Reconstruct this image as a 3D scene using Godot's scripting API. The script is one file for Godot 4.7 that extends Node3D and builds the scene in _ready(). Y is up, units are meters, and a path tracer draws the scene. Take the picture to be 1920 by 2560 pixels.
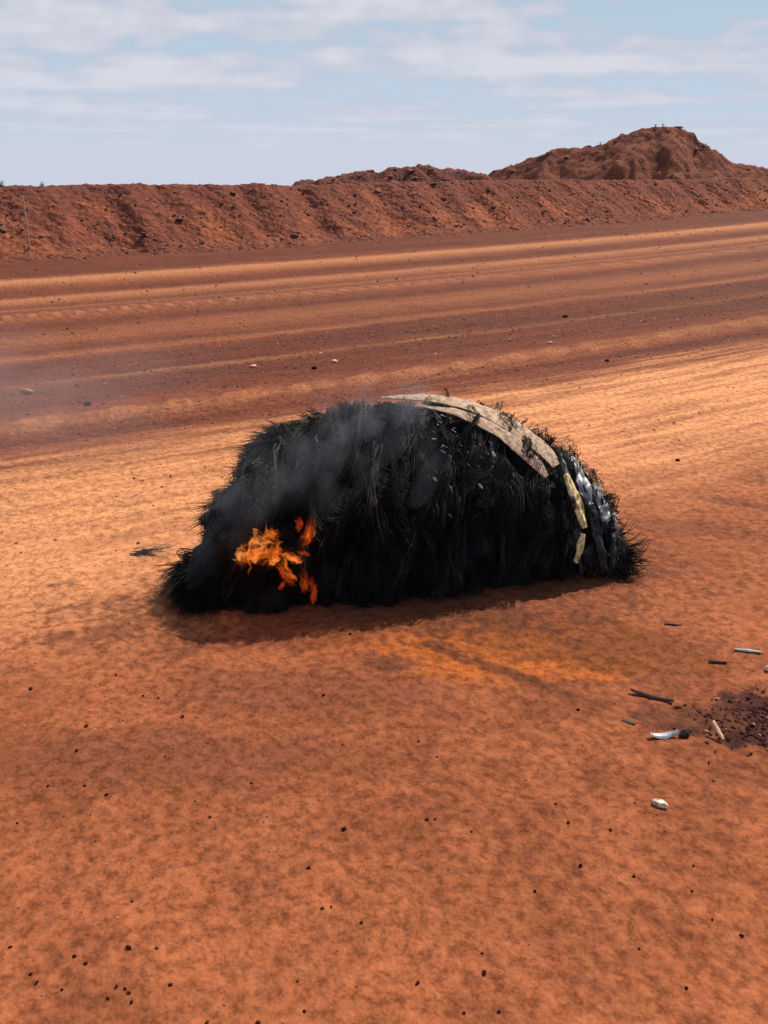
extends Node3D

const D := Vector2(0.866, -0.5)      # along the dirt road (x, z)
const N := Vector2(-0.5, -0.866)     # across it, away from the viewer

var rng := RandomNumberGenerator.new()
var n_big := FastNoiseLite.new()
var n_mid := FastNoiseLite.new()
var n_fine := FastNoiseLite.new()
var n_streak := FastNoiseLite.new()
var taken := {}
var rocks: Array[ArrayMesh] = []


# ---------------------------------------------------------------- helpers
func numbered(called: String) -> String:
	if not taken.has(called):
		taken[called] = 0
		return called
	taken[called] += 1
	return "%s_%03d" % [called, taken[called]]


func tag(o: Node, label := "", category := "", group := "", kind := "") -> Node:
	if label: o.set_meta("label", label)
	if category: o.set_meta("category", category)
	if group: o.set_meta("group", group)
	if kind: o.set_meta("kind", kind)
	return o


func base(called: String, at := Vector3.ZERO) -> Node3D:
	var o := Node3D.new()
	o.name = numbered(called)
	add_child(o)
	o.position = at
	return o


func put(called: String, m: Mesh, mat: Material, parent: Node = null) -> MeshInstance3D:
	var o := MeshInstance3D.new()
	o.mesh = m
	if mat: o.material_override = mat
	if parent:
		o.name = called
		parent.add_child(o, true)
	else:
		o.name = numbered(called)
		add_child(o)
	return o


func scatter(called: String, m: Mesh, mat: Material, places: Array, tints: Array, parent: Node = null) -> MultiMeshInstance3D:
	var mm := MultiMesh.new()
	mm.transform_format = MultiMesh.TRANSFORM_3D
	mm.use_colors = not tints.is_empty()
	mm.mesh = m
	mm.instance_count = places.size()
	for i in places.size():
		mm.set_instance_transform(i, places[i])
		if not tints.is_empty():
			mm.set_instance_color(i, tints[i])
	var o := MultiMeshInstance3D.new()
	o.multimesh = mm
	o.material_override = mat
	o.set_meta("kind", "stuff")
	if parent:
		o.name = called
		parent.add_child(o, true)
	else:
		o.name = numbered(called)
		add_child(o)
	return o


func lin(r: float, g: float, b: float) -> Color:
	return Color(r, g, b).linear_to_srgb()


func mat(c: Color, rough := 0.9, metal := 0.0, spec := 0.5) -> StandardMaterial3D:
	var m := StandardMaterial3D.new()
	m.albedo_color = c
	m.roughness = rough
	m.metallic = metal
	m.metallic_specular = spec
	return m


func noise(freq: float, octaves: int, sd: int, type := FastNoiseLite.TYPE_SIMPLEX_SMOOTH) -> FastNoiseLite:
	var n := FastNoiseLite.new()
	n.noise_type = type
	n.frequency = freq
	n.seed = sd
	n.fractal_type = FastNoiseLite.FRACTAL_FBM if octaves > 1 else FastNoiseLite.FRACTAL_NONE
	n.fractal_octaves = octaves
	return n


func noise_tex(size: int, freq: float, octaves: int, sd: int, ramp: Array = [], type := FastNoiseLite.TYPE_SIMPLEX_SMOOTH) -> NoiseTexture2D:
	var t := NoiseTexture2D.new()
	t.width = size
	t.height = size
	t.seamless = true
	t.generate_mipmaps = false
	t.noise = noise(freq, octaves, sd, type)
	if ramp:
		var g := Gradient.new()
		g.offsets = PackedFloat32Array(ramp.map(func(r): return r[0]))
		g.colors = PackedColorArray(ramp.map(func(r): return r[1]))
		t.color_ramp = g
	return t


func gauss(x: float, w: float) -> float:
	x /= w
	return exp(-x * x) if absf(x) < 3.0 else 0.0


func kappa(s: float) -> float:
	var q := s - 3.0
	if absf(q) < 20.0: return q * q / 150.0
	return 400.0 / 150.0 + (absf(q) - 20.0) * 40.0 / 150.0


func from_road(s: float, tau: float) -> Vector2:
	return D * s + N * (tau + kappa(s))


# a sheet of vertices joined in rows, with normals from its neighbours
func sheet(v: PackedVector3Array, c: PackedColorArray, rows: int, cols: int, uv := PackedVector2Array()) -> ArrayMesh:
	var nrm := PackedVector3Array()
	nrm.resize(v.size())
	for r in rows:
		var r0 := maxi(r - 1, 0) * cols
		var r1 := mini(r + 1, rows - 1) * cols
		for k in cols:
			var k0 := maxi(k - 1, 0)
			var k1 := mini(k + 1, cols - 1)
			nrm[r * cols + k] = (v[r * cols + k1] - v[r * cols + k0]).cross(v[r1 + k] - v[r0 + k]).normalized()
	var idx := PackedInt32Array()
	idx.resize((rows - 1) * (cols - 1) * 6)
	var at := 0
	for r in rows - 1:
		for k in cols - 1:
			var a := r * cols + k
			idx[at] = a; idx[at + 1] = a + cols; idx[at + 2] = a + 1
			idx[at + 3] = a + 1; idx[at + 4] = a + cols; idx[at + 5] = a + cols + 1
			at += 6
	var arr := []
	arr.resize(Mesh.ARRAY_MAX)
	arr[Mesh.ARRAY_VERTEX] = v
	# rows x cols are laid so that columns x rows points along -normal or normal; keep it outward
	arr[Mesh.ARRAY_NORMAL] = nrm
	if c.size(): arr[Mesh.ARRAY_COLOR] = c
	if uv.size(): arr[Mesh.ARRAY_TEX_UV] = uv
	arr[Mesh.ARRAY_INDEX] = idx
	var m := ArrayMesh.new()
	m.add_surface_from_arrays(Mesh.PRIMITIVE_TRIANGLES, arr)
	return m


func tri(st: SurfaceTool, a: Vector3, b: Vector3, c: Vector3) -> void:
	st.add_vertex(a); st.add_vertex(b); st.add_vertex(c)


func quad(st: SurfaceTool, a: Vector3, b: Vector3, c: Vector3, d: Vector3) -> void:
	tri(st, a, b, c); tri(st, a, c, d)


func make_rock(sd: int, flat: float, rough: float, splits := 1) -> ArrayMesh:
	var t := (1.0 + sqrt(5.0)) / 2.0
	var p := [Vector3(-1, t, 0), Vector3(1, t, 0), Vector3(-1, -t, 0), Vector3(1, -t, 0), Vector3(0, -1, t), Vector3(0, 1, t), Vector3(0, -1, -t), Vector3(0, 1, -t), Vector3(t, 0, -1), Vector3(t, 0, 1), Vector3(-t, 0, -1), Vector3(-t, 0, 1)]
	var f := [0, 11, 5, 0, 5, 1, 0, 1, 7, 0, 7, 10, 0, 10, 11, 1, 5, 9, 5, 11, 4, 11, 10, 2, 10, 7, 6, 7, 1, 8, 3, 9, 4, 3, 4, 2, 3, 2, 6, 3, 6, 8, 3, 8, 9, 4, 9, 5, 2, 4, 11, 6, 2, 10, 8, 6, 7, 9, 8, 1]
	var tris := []
	for k in range(0, 60, 3):
		tris.append([p[f[k]].normalized(), p[f[k + 1]].normalized(), p[f[k + 2]].normalized()])
	for q in splits:
		var more := []
		for x in tris:
			var ab: Vector3 = ((x[0] + x[1]) / 2.0).normalized()
			var bc: Vector3 = ((x[1] + x[2]) / 2.0).normalized()
			var ca: Vector3 = ((x[2] + x[0]) / 2.0).normalized()
			more.append_array([[x[0], ab, ca], [ab, x[1], bc], [ca, bc, x[2]], [ab, bc, ca]])
		tris = more
	var nz := noise(0.9, 2, sd)
	var st := SurfaceTool.new()
	st.begin(Mesh.PRIMITIVE_TRIANGLES)
	var shape := func(v: Vector3) -> Vector3:
		var r := 1.0 + rough * nz.get_noise_3dv(v * 1.3) + 0.35 * rough * nz.get_noise_3dv(v * 3.1 + Vector3(9, 1, 4))
		var w := v * r
		w.y = clampf(w.y * flat, -0.55 * flat, 0.75 * flat)
		return w
	for x in tris:
		st.set_smooth_group(-1)
		tri(st, shape.call(x[0]), shape.call(x[2]), shape.call(x[1]))
	st.generate_normals()
	return st.commit()


# ---------------------------------------------------------------- ground
func dust_at(s: float, tau: float) -> float:
	var wob := 0.035 * n_big.get_noise_2d(s * 0.5, tau * 0.5)
	var t := tau + wob
	var fine := (0.6 * n_streak.get_noise_2d(s * 0.22, t * 7.0) + 0.55 * n_streak.get_noise_2d(s * 0.4 + 9.0, t * 17.0))
	var d := 0.55 * gauss(t - 12.35, 0.36) + 0.40 * gauss(t - 10.75, 0.28) + 0.16 * gauss(t - 8.5, 0.4) + 0.15 * gauss(t - 9.75, 0.3) + 0.25 * gauss(t - 7.75, 0.06) + 0.2 * gauss(t - 10.2, 0.06)
	d += 0.34 * gauss(t - 5.68, 0.15) * (0.8 + 0.5 * fine)
	d += 0.30 * gauss(t - 6.75, 0.07) * (0.5 + fine)
	var wide := smoothstep(2.45, 3.75, t) * (1.0 - smoothstep(4.35, 5.35, t - 0.5 * fine))
	d += wide * (0.80 + 0.85 * fine * smoothstep(1.0, 5.0, s + 2.0) + 0.30 * n_mid.get_noise_2d(s * 0.4, t * 1.6))
	return clampf(d, 0.0, 1.0)


func dark_at(s: float, tau: float) -> float:
	var t := tau + 0.035 * n_big.get_noise_2d(s * 0.4 + 31.0, tau * 0.6)
	var d := 0.85 * smoothstep(5.95, 6.25, t) * (1.0 - smoothstep(7.45, 7.65, t))
	d += 0.75 * gauss(t - 9.2, 0.25) + 0.55 * gauss(t - 11.5, 0.35) + 0.35 * gauss(t - 10.2, 0.2) + 0.5 * gauss(t - 8.0, 0.12)
	d += 0.55 * smoothstep(12.75, 12.95, t)
	d += 0.5 * gauss(t - 5.36, 0.13)
	return 0.85 * clampf(d * (0.80 + 0.7 * n_streak.get_noise_2d(s * 0.5 + 70.0, t * 5.0)), 0.0, 1.0)


func lugs(s: float, tau: float) -> float:   # chevron prints of a big tyre
	var w := gauss(tau - 9.75, 0.20)
	if w < 0.02: return 0.0
	return w * smoothstep(0.1, 0.6, sin(TAU * (s + absf(tau - 9.75) * 0.8) / 0.24))


func ridge_lumps(s: float, tau: float) -> float:
	var w := gauss(tau - 5.68, 0.16)
	if w < 0.02: return 0.0
	return w * (0.45 + 0.55 * sin(TAU * (s * 1.0 - tau * 1.4) / 0.46 + 2.0 * n_mid.get_noise_1d(s)))


func ground_h(x: float, z: float, s: float, tau: float) -> float:
	var h := (0.018 - 0.012 * smoothstep(3.0, 5.0, tau)) * n_big.get_noise_2d(x, z)
	h -= 0.058 * maxf(tau - 18.6, 0.0)
	if tau > 25.0: return h
	h += 0.030 * gauss(tau - 12.35, 0.3) + 0.022 * gauss(tau - 10.75, 0.25) - 0.020 * gauss(tau - 11.5, 0.3) - 0.02 * gauss(tau - 9.2, 0.25)
	h += 0.016 * lugs(s, tau) + 0.040 * ridge_lumps(s, tau) - 0.015 * gauss(tau - 5.32, 0.12) - 0.012 * gauss(tau - 7.6, 0.15)
	h += 0.010 * gauss(tau - 4.15, 1.0) * n_streak.get_noise_2d(s * 0.35, tau * 7.0)
	h += 0.008 * n_mid.get_noise_2d(x * 0.8 + 7.0, z * 0.8)
	h += 0.0032 * n_fine.get_noise_2d(x, z)
	return h


var stains := []   # centre x, z, radius along, radius across, colour, strength


func ground_color(x: float, z: float, s: float, tau: float) -> Color:
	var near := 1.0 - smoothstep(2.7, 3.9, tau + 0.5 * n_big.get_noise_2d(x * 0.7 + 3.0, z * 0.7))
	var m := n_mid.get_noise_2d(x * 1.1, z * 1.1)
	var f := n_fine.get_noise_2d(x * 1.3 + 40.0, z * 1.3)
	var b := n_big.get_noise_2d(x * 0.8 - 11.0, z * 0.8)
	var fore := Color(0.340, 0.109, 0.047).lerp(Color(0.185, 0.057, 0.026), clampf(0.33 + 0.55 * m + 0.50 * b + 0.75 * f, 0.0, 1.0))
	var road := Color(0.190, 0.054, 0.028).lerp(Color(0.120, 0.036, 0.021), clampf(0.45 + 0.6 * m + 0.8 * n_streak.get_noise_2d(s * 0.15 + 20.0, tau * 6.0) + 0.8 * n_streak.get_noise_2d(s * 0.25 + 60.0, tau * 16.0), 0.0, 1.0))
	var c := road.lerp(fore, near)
	c = c.lerp(Color(0.090, 0.029, 0.019), dark_at(s, tau) * 0.85)
	c = c.lerp(Color(0.66, 0.295, 0.135), dust_at(s, tau))
	c = c.lerp(Color(0.37, 0.145, 0.085), 0.75 * lugs(s, tau))
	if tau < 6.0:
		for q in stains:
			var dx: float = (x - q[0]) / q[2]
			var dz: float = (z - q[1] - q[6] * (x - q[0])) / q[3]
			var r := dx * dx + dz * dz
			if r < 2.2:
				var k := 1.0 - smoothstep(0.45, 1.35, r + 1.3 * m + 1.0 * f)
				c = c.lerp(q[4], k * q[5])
	var g := 1.0 + 0.12 * f
	return Color(c.r * g, c.g * g, c.b * g)


func spacing(lo: float, a: float, b: float, hi: float, fine: float) -> PackedFloat32Array:
	var out := PackedFloat32Array()
	var x := a
	while x < b:
		out.append(x)
		x += fine
	var y := b
	while y < hi:
		out.append(y)
		var far := y - b
		y += fine + 0.018 * minf(far, 18.0) + 0.09 * maxf(far - 18.0, 0.0)
	var before := PackedFloat32Array()
	y = a
	while y > lo:
		var far := a - y
		y -= fine + 0.022 * minf(far, 10.0) + 0.12 * maxf(far - 10.0, 0.0)
		before.append(y)
	before.reverse()
	before.append_array(out)
	return before


func build_ground() -> void:
	stains = [
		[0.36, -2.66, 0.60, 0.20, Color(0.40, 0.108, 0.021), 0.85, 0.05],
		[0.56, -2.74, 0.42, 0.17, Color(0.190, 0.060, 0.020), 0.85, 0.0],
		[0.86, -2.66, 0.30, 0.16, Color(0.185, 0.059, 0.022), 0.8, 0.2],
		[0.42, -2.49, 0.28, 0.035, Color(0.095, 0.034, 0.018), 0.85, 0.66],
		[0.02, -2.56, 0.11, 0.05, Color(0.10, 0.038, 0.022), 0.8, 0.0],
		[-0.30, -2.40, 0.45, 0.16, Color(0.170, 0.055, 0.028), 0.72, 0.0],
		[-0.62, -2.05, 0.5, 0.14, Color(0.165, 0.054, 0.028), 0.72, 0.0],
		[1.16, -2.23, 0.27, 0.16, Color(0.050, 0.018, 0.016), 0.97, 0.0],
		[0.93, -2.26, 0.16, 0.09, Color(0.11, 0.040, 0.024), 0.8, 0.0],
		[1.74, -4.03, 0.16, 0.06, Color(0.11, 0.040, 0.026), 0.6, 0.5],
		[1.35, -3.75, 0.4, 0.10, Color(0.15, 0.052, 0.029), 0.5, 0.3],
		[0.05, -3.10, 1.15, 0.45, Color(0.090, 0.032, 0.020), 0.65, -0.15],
	]
	var ss := spacing(-420.0, -0.35, 2.6, 420.0, 0.014)
	var ts := spacing(-25.0, 0.75, 3.6, 430.0, 0.014)
	var v := PackedVector3Array()
	var c := PackedColorArray()
	var uv := PackedVector2Array()
	v.resize(ss.size() * ts.size()); c.resize(v.size()); uv.resize(v.size())
	var at := 0
	for tau in ts:
		for s in ss:
			var p := from_road(s, tau)
			v[at] = Vector3(p.x, ground_h(p.x, p.y, s, tau), p.y)
			c[at] = ground_color(p.x, p.y, s, tau)
			uv[at] = p
			at += 1
	var m := StandardMaterial3D.new()
	m.vertex_color_use_as_albedo = true
	m.roughness = 0.95
	m.metallic_specular = 0.25
	m.uv1_scale = Vector3(0.41, 0.41, 0.41)
	var grain := noise_tex(1024, 0.045, 5, 5, [[0.22, Color(0.70, 0.665, 0.63)], [0.5, Color(0.905, 0.89, 0.875)], [0.78, Color(1, 1, 1)]])
	grain.noise.fractal_gain = 0.84
	m.albedo_texture = grain
	m.heightmap_enabled = true
	var relief := noise_tex(1024, 0.018, 6, 8)
	relief.noise.fractal_gain = 0.66
	m.heightmap_texture = relief
	m.heightmap_scale = 1.05
	tag(put("ground", sheet(v, c, ts.size(), ss.size(), uv), m), "", "", "", "structure")


# ---------------------------------------------------------------- bank, mounds
func bank_crest(s: float) -> float:
	var t := [[-60, 1.0], [4, 1.0], [7.8, 0.91], [12, 0.92], [15, 0.88], [19, 0.79], [25, 0.74], [90, 0.72]]
	for i in t.size() - 1:
		if s < t[i + 1][0]:
			return lerpf(t[i][1], t[i + 1][1], clampf((s - t[i][0]) / (t[i + 1][0] - t[i][0]), 0, 1))
	return 0.72


func bank_point(s: float, q: float) -> Vector3:   # q: metres across, 0 at the toe
	var top := bank_crest(s)
	var run := 0.7 + top / 0.64
	var y := -0.06
	if q < 0.7: y = lerpf(-0.06, 0.10, q / 0.7)
	elif q < run: y = lerpf(0.10, top, (q - 0.7) / (run - 0.7))
	elif q < run + 0.9: y = top - 0.04 * (q - run)
	else: y = maxf(top - 0.04 - (q - run - 0.9) * 0.65, -0.1)
	var w := smoothstep(0.0, 0.3, q)
	var gully := n_mid.get_noise_2d(s * 1.0 + q * 0.75, q * 0.22)
	var dy := 0.040 * n_mid.get_noise_2d(s * 0.5 + 50.0, q * 0.6) + 0.028 * gully + 0.030 * n_fine.get_noise_2d(s * 0.55, q * 0.5) + 0.03 * n_big.get_noise_2d(s * 1.2, 9.0)
	var p := from_road(s, 14.55 + q + 0.35 * n_big.get_noise_2d(s * 0.8, 3.0))
	return Vector3(p.x, y + dy * w, p.y)


func earth_mat(sd: int) -> StandardMaterial3D:
	var m := StandardMaterial3D.new()
	m.vertex_color_use_as_albedo = true
	m.roughness = 0.95
	m.metallic_specular = 0.2
	m.uv1_triplanar = true
	m.uv1_world_triplanar = true
	m.uv1_scale = Vector3(0.5, 0.5, 0.5)
	m.albedo_texture = noise_tex(512, 0.03, 5, sd, [[0.25, Color(0.74, 0.72, 0.72)], [0.55, Color(0.95, 0.94, 0.93)], [0.8, Color(1, 1, 1)]])
	m.heightmap_enabled = true
	m.heightmap_texture = noise_tex(512, 0.03, 5, sd + 1)
	m.heightmap_scale = 6.0
	return m


func build_bank(em: Material) -> void:
	var ss := PackedFloat32Array()
	var s := -40.0
	while s < 95.0:
		ss.append(s)
		s += 0.055 if s > -3.0 and s < 30.0 else 0.5
	var qs := PackedFloat32Array()
	var q := 0.0
	while q < 5.6:
		qs.append(q)
		q += 0.04 if q < 3.0 else 0.2
	var v := PackedVector3Array()
	var c := PackedColorArray()
	for qq in qs:
		for s2 in ss:
			v.append(bank_point(s2, qq))
			var streak := n_mid.get_noise_2d(s2 * 1.0 + qq * 0.75, qq * 0.25)
			var b := n_big.get_noise_2d(s2 * 0.9, qq * 0.7)
			var k := Color(0.200, 0.066, 0.042).lerp(Color(0.135, 0.047, 0.034), clampf(0.4 - 1.1 * streak, 0, 1))
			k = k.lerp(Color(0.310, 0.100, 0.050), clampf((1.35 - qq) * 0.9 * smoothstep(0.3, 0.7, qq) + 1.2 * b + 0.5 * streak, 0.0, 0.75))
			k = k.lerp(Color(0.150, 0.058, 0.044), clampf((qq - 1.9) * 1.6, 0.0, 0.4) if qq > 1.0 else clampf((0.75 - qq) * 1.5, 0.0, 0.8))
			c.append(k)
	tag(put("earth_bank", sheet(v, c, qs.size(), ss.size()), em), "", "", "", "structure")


func build_mound(called: String, origin: Vector2, along: Vector2, prof: Array, half: float, slope: float, dark: Color, light: Color, em: Material, step: float) -> Array:
	var across := Vector2(along.y, -along.x)
	var places := []
	var v := PackedVector3Array()
	var c := PackedColorArray()
	var l0: float = prof[0][0]
	var l1: float = prof[-1][0]
	var rows := int(half * 2.0 / step) + 1
	var cols := int((l1 - l0) / step) + 1
	for r in rows:
		var dd := -half + r * step
		for k in cols:
			var l := l0 + k * step
			var lw := l + 0.35 * n_big.get_noise_2d(l * 0.7, dd * 0.7 + 60.0)
			var h: float = prof[-1][1]
			for i in prof.size() - 1:
				if lw < prof[i + 1][0]:
					var f := clampf((lw - prof[i][0]) / (prof[i + 1][0] - prof[i][0]), 0, 1)
					h = lerpf(prof[i][1], prof[i + 1][1], f)
					break
			var off := absf(dd + 0.8 * n_big.get_noise_2d(l * 0.25, 5.0))
			h -= maxf(0.0, off - 0.3) * slope * (1.0 + 0.5 * n_big.get_noise_2d(l * 0.5, dd * 0.2))
			var rough := n_mid.get_noise_2d(l * 0.45, dd * 0.45)
			h += 0.16 * rough * smoothstep(-1.5, 0.8, h) + 0.05 * n_fine.get_noise_2d(l * 0.5, dd * 0.5)
			h = maxf(h, -3.2)
			var p := origin + along * l - across * dd
			v.append(Vector3(p.x, h, p.y))
			c.append(dark.lerp(light, clampf(0.5 + 1.1 * rough + 0.9 * n_big.get_noise_2d(l * 0.6, dd * 0.6 + 20.0), 0, 1)))
			if h > 0.25 and dd < 1.0: places.append(v[-1])
	tag(put(called, sheet(v, c, rows, cols), em), "", "", "", "structure")
	return places


# ---------------------------------------------------------------- the burnt bundle
# stations from its left tip to its right end: foot of the near side (x, z), half depth, height
const FOOT := [Vector2(-0.737, -3.028), Vector2(-0.665, -2.963), Vector2(-0.555, -2.940), Vector2(-0.421, -2.932), Vector2(-0.262, -2.940), Vector2(-0.100, -2.955), Vector2(0.063, -2.979), Vector2(0.227, -3.011), Vector2(0.398, -3.061), Vector2(0.555, -3.120), Vector2(0.696, -3.172), Vector2(0.828, -3.217), Vector2(0.909, -3.244), Vector2(0.947, -3.263)]
const HALF := [0.04, 0.16, 0.27, 0.35, 0.41, 0.45, 0.47, 0.48, 0.47, 0.44, 0.39, 0.31, 0.22, 0.04]
const TALL := [0.050, 0.135, 0.295, 0.450, 0.548, 0.592, 0.612, 0.612, 0.594, 0.545, 0.472, 0.370, 0.245, 0.100]
const INWARD := Vector3(-0.187, 0, -0.982)


func knots(t: Array, a: float):
	var i := clampi(int(a), 0, t.size() - 2)
	var w := a - i
	var p0 = t[maxi(i - 1, 0)]
	var p1 = t[i]
	var p2 = t[i + 1]
	var p3 = t[mini(i + 2, t.size() - 1)]
	return 0.5 * (p1 * 2.0 + (p2 - p0) * w + (p0 * 2.0 - p1 * 5.0 + p2 * 4.0 - p3) * w * w + (p1 * 3.0 - p0 - p2 * 3.0 + p3) * w * w * w)


func skin(a: float, th: float) -> Vector3:
	var g: Vector2 = knots(FOOT, a)
	var w: float = knots(HALF, a)
	var h: float = knots(TALL, a)
	var c := cos(th)
	return Vector3(g.x, 0, g.y) + INWARD * (w * (1.0 - signf(c) * pow(absf(c), 0.85))) + Vector3(0, h * pow(maxf(sin(th), 0.0), 0.9), 0)


func frame(a: float, th: float) -> Array:   # point, along, up-and-over, outward normal
	var p := skin(a, th)
	var ea := (skin(minf(a + 0.05, 13.0), th) - skin(maxf(a - 0.05, 0.0), th)).normalized()
	var et := (skin(a, minf(th + 0.03, 3.13)) - skin(a, maxf(th - 0.03, 0.01))).normalized()
	var n := ea.cross(et).normalized()
	if n.dot(p - (skin(a, 0.02) + skin(a, 3.12)) * 0.5) < 0.0: n = -n
	return [p, ea, et, n]


func lump(a: float, th: float) -> float:
	return 0.070 * n_mid.get_noise_2d(a * 0.42 + 3.0, th * 0.6) - 0.030 * gauss(n_big.get_noise_2d(a * 1.5 + 40.0, th * 2.6), 0.09) + 0.018 * n_mid.get_noise_2d(a * 2.4 + 9.0, th * 0.9) + 0.010 * n_fine.get_noise_2d(a * 1.4, th * 1.0)


func make_clump(sd: int, count: int, long: float, rad: float, rise: float) -> ArrayMesh:
	var r := RandomNumberGenerator.new()
	r.seed = sd
	var st := SurfaceTool.new()
	st.begin(Mesh.PRIMITIVE_TRIANGLES)
	st.set_smooth_group(-1)
	for k in count:
		var p := Vector3(r.randf_range(-0.03, 0.03), -0.012, r.randf_range(-0.035, 0.035))
		var dir := Vector3(1, r.randf_range(0.0, 0.9) * rise, r.randf_range(-0.45, 0.45)).normalized()
		var bend := Vector3(0, r.randf_range(-1.1, 0.15) * rise, r.randf_range(-1.5, 1.5))
		var length := long * r.randf_range(0.5, 1.3)
		var rr := rad * r.randf_range(0.6, 1.3)
		var segs := 5
		var last := []
		for i in segs + 1:
			var u := float(i) / segs
			var side := dir.cross(Vector3(0, 1, 0.3)).normalized()
			var up := side.cross(dir).normalized()
			var w := rr * (1.0 - 0.75 * u)
			var ring := []
			for q in 3:
				ring.append(p + side * (w * cos(TAU * q / 3.0)) + up * (w * sin(TAU * q / 3.0)))
			if last:
				for q in 3:
					quad(st, last[q], last[(q + 1) % 3], ring[(q + 1) % 3], ring[q])
			last = ring
			p += dir * (length / segs)
			dir = (dir + bend * (1.0 / segs)).normalized()
	st.generate_normals()
	return st.commit()


# a strip of cloth or foil laid along points (station, angle) of the bundle
func make_strip(path: Array, half_w: Array, lift: float, thick: float, crumple: float, sd: int) -> ArrayMesh:
	var nz := noise(1.0, 3, sd)
	var st := SurfaceTool.new()
	st.begin(Mesh.PRIMITIVE_TRIANGLES)
	var steps := 10 * (path.size() - 1)
	var grid := []
	var across := 6
	for i in steps + 1:
		var u := float(i) / 10.0
		var at: Vector2 = knots(path, minf(u, path.size() - 1.001))
		var nxt: Vector2 = knots(path, minf(u + 0.1, path.size() - 1.0))
		var prv: Vector2 = knots(path, maxf(u - 0.1, 0.0))
		var f := frame(at.x, at.y)
		var along := (skin(nxt.x, nxt.y) - skin(prv.x, prv.y)).normalized()
		var side: Vector3 = along.cross(f[3]).normalized()
		var hw: float = knots(half_w, minf(u * (half_w.size() - 1.0) / (path.size() - 1.0), half_w.size() - 1.001))
		hw *= 1.0 + 0.20 * nz.get_noise_1d(i * 0.06)
		var row := []
		for k in across + 1:
			var x := -1.0 + 2.0 * k / across
			var y := lift + crumple * nz.get_noise_2d(i * 0.09, k * 0.35) - 0.004 * x * x
			var edge := x * hw * (1.0 + 0.06 * nz.get_noise_2d(i * 0.4, k * 30.0))
			row.append([f[0] + side * edge + f[3] * (y + thick), f[0] + side * edge + f[3] * (y - thick), Vector2(x * 0.5 + 0.5, u)])
		grid.append(row)
	var v := func(g: Array, n: int) -> void:
		st.set_uv(g[2])
		st.add_vertex(g[n])
	for i in steps:
		for k in across:
			var a = grid[i][k]; var b = grid[i][k + 1]; var c = grid[i + 1][k + 1]; var d = grid[i + 1][k]
			st.set_smooth_group(1)
			for g in [a, c, b, a, d, c]: v.call(g, 0)
			st.set_smooth_group(2)
			for g in [a, b, c, a, c, d]: v.call(g, 1)
		st.set_smooth_group(-1)
		for e in [[0, 0], [across, 1]]:
			var a = grid[i][e[0]]; var d = grid[i + 1][e[0]]
			var order := [[a, 0], [a, 1], [d, 1], [a, 0], [d, 1], [d, 0]]
			if e[1]: order.reverse()
			for g in order: v.call(g[0], g[1])
	for e in [0, steps]:
		for k in across:
			var a = grid[e][k]; var b = grid[e][k + 1]
			var order := [[a, 0], [b, 0], [b, 1], [a, 0], [b, 1], [a, 1]]
			if e: order.reverse()
			for g in order: v.call(g[0], g[1])
	st.generate_normals()
	return st.commit()


func near_path(a: float, th: float, paths: Array) -> float:
	var best := 9.0
	for path in paths:
		for i in path.size() - 1:
			var p := Geometry2D.get_closest_point_to_segment(Vector2(a * 0.165, th * 0.45), Vector2(path[i].x * 0.165, path[i].y * 0.45), Vector2(path[i + 1].x * 0.165, path[i + 1].y * 0.45))
			best = minf(best, p.distance_to(Vector2(a * 0.165, th * 0.45)))
	return best


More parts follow.
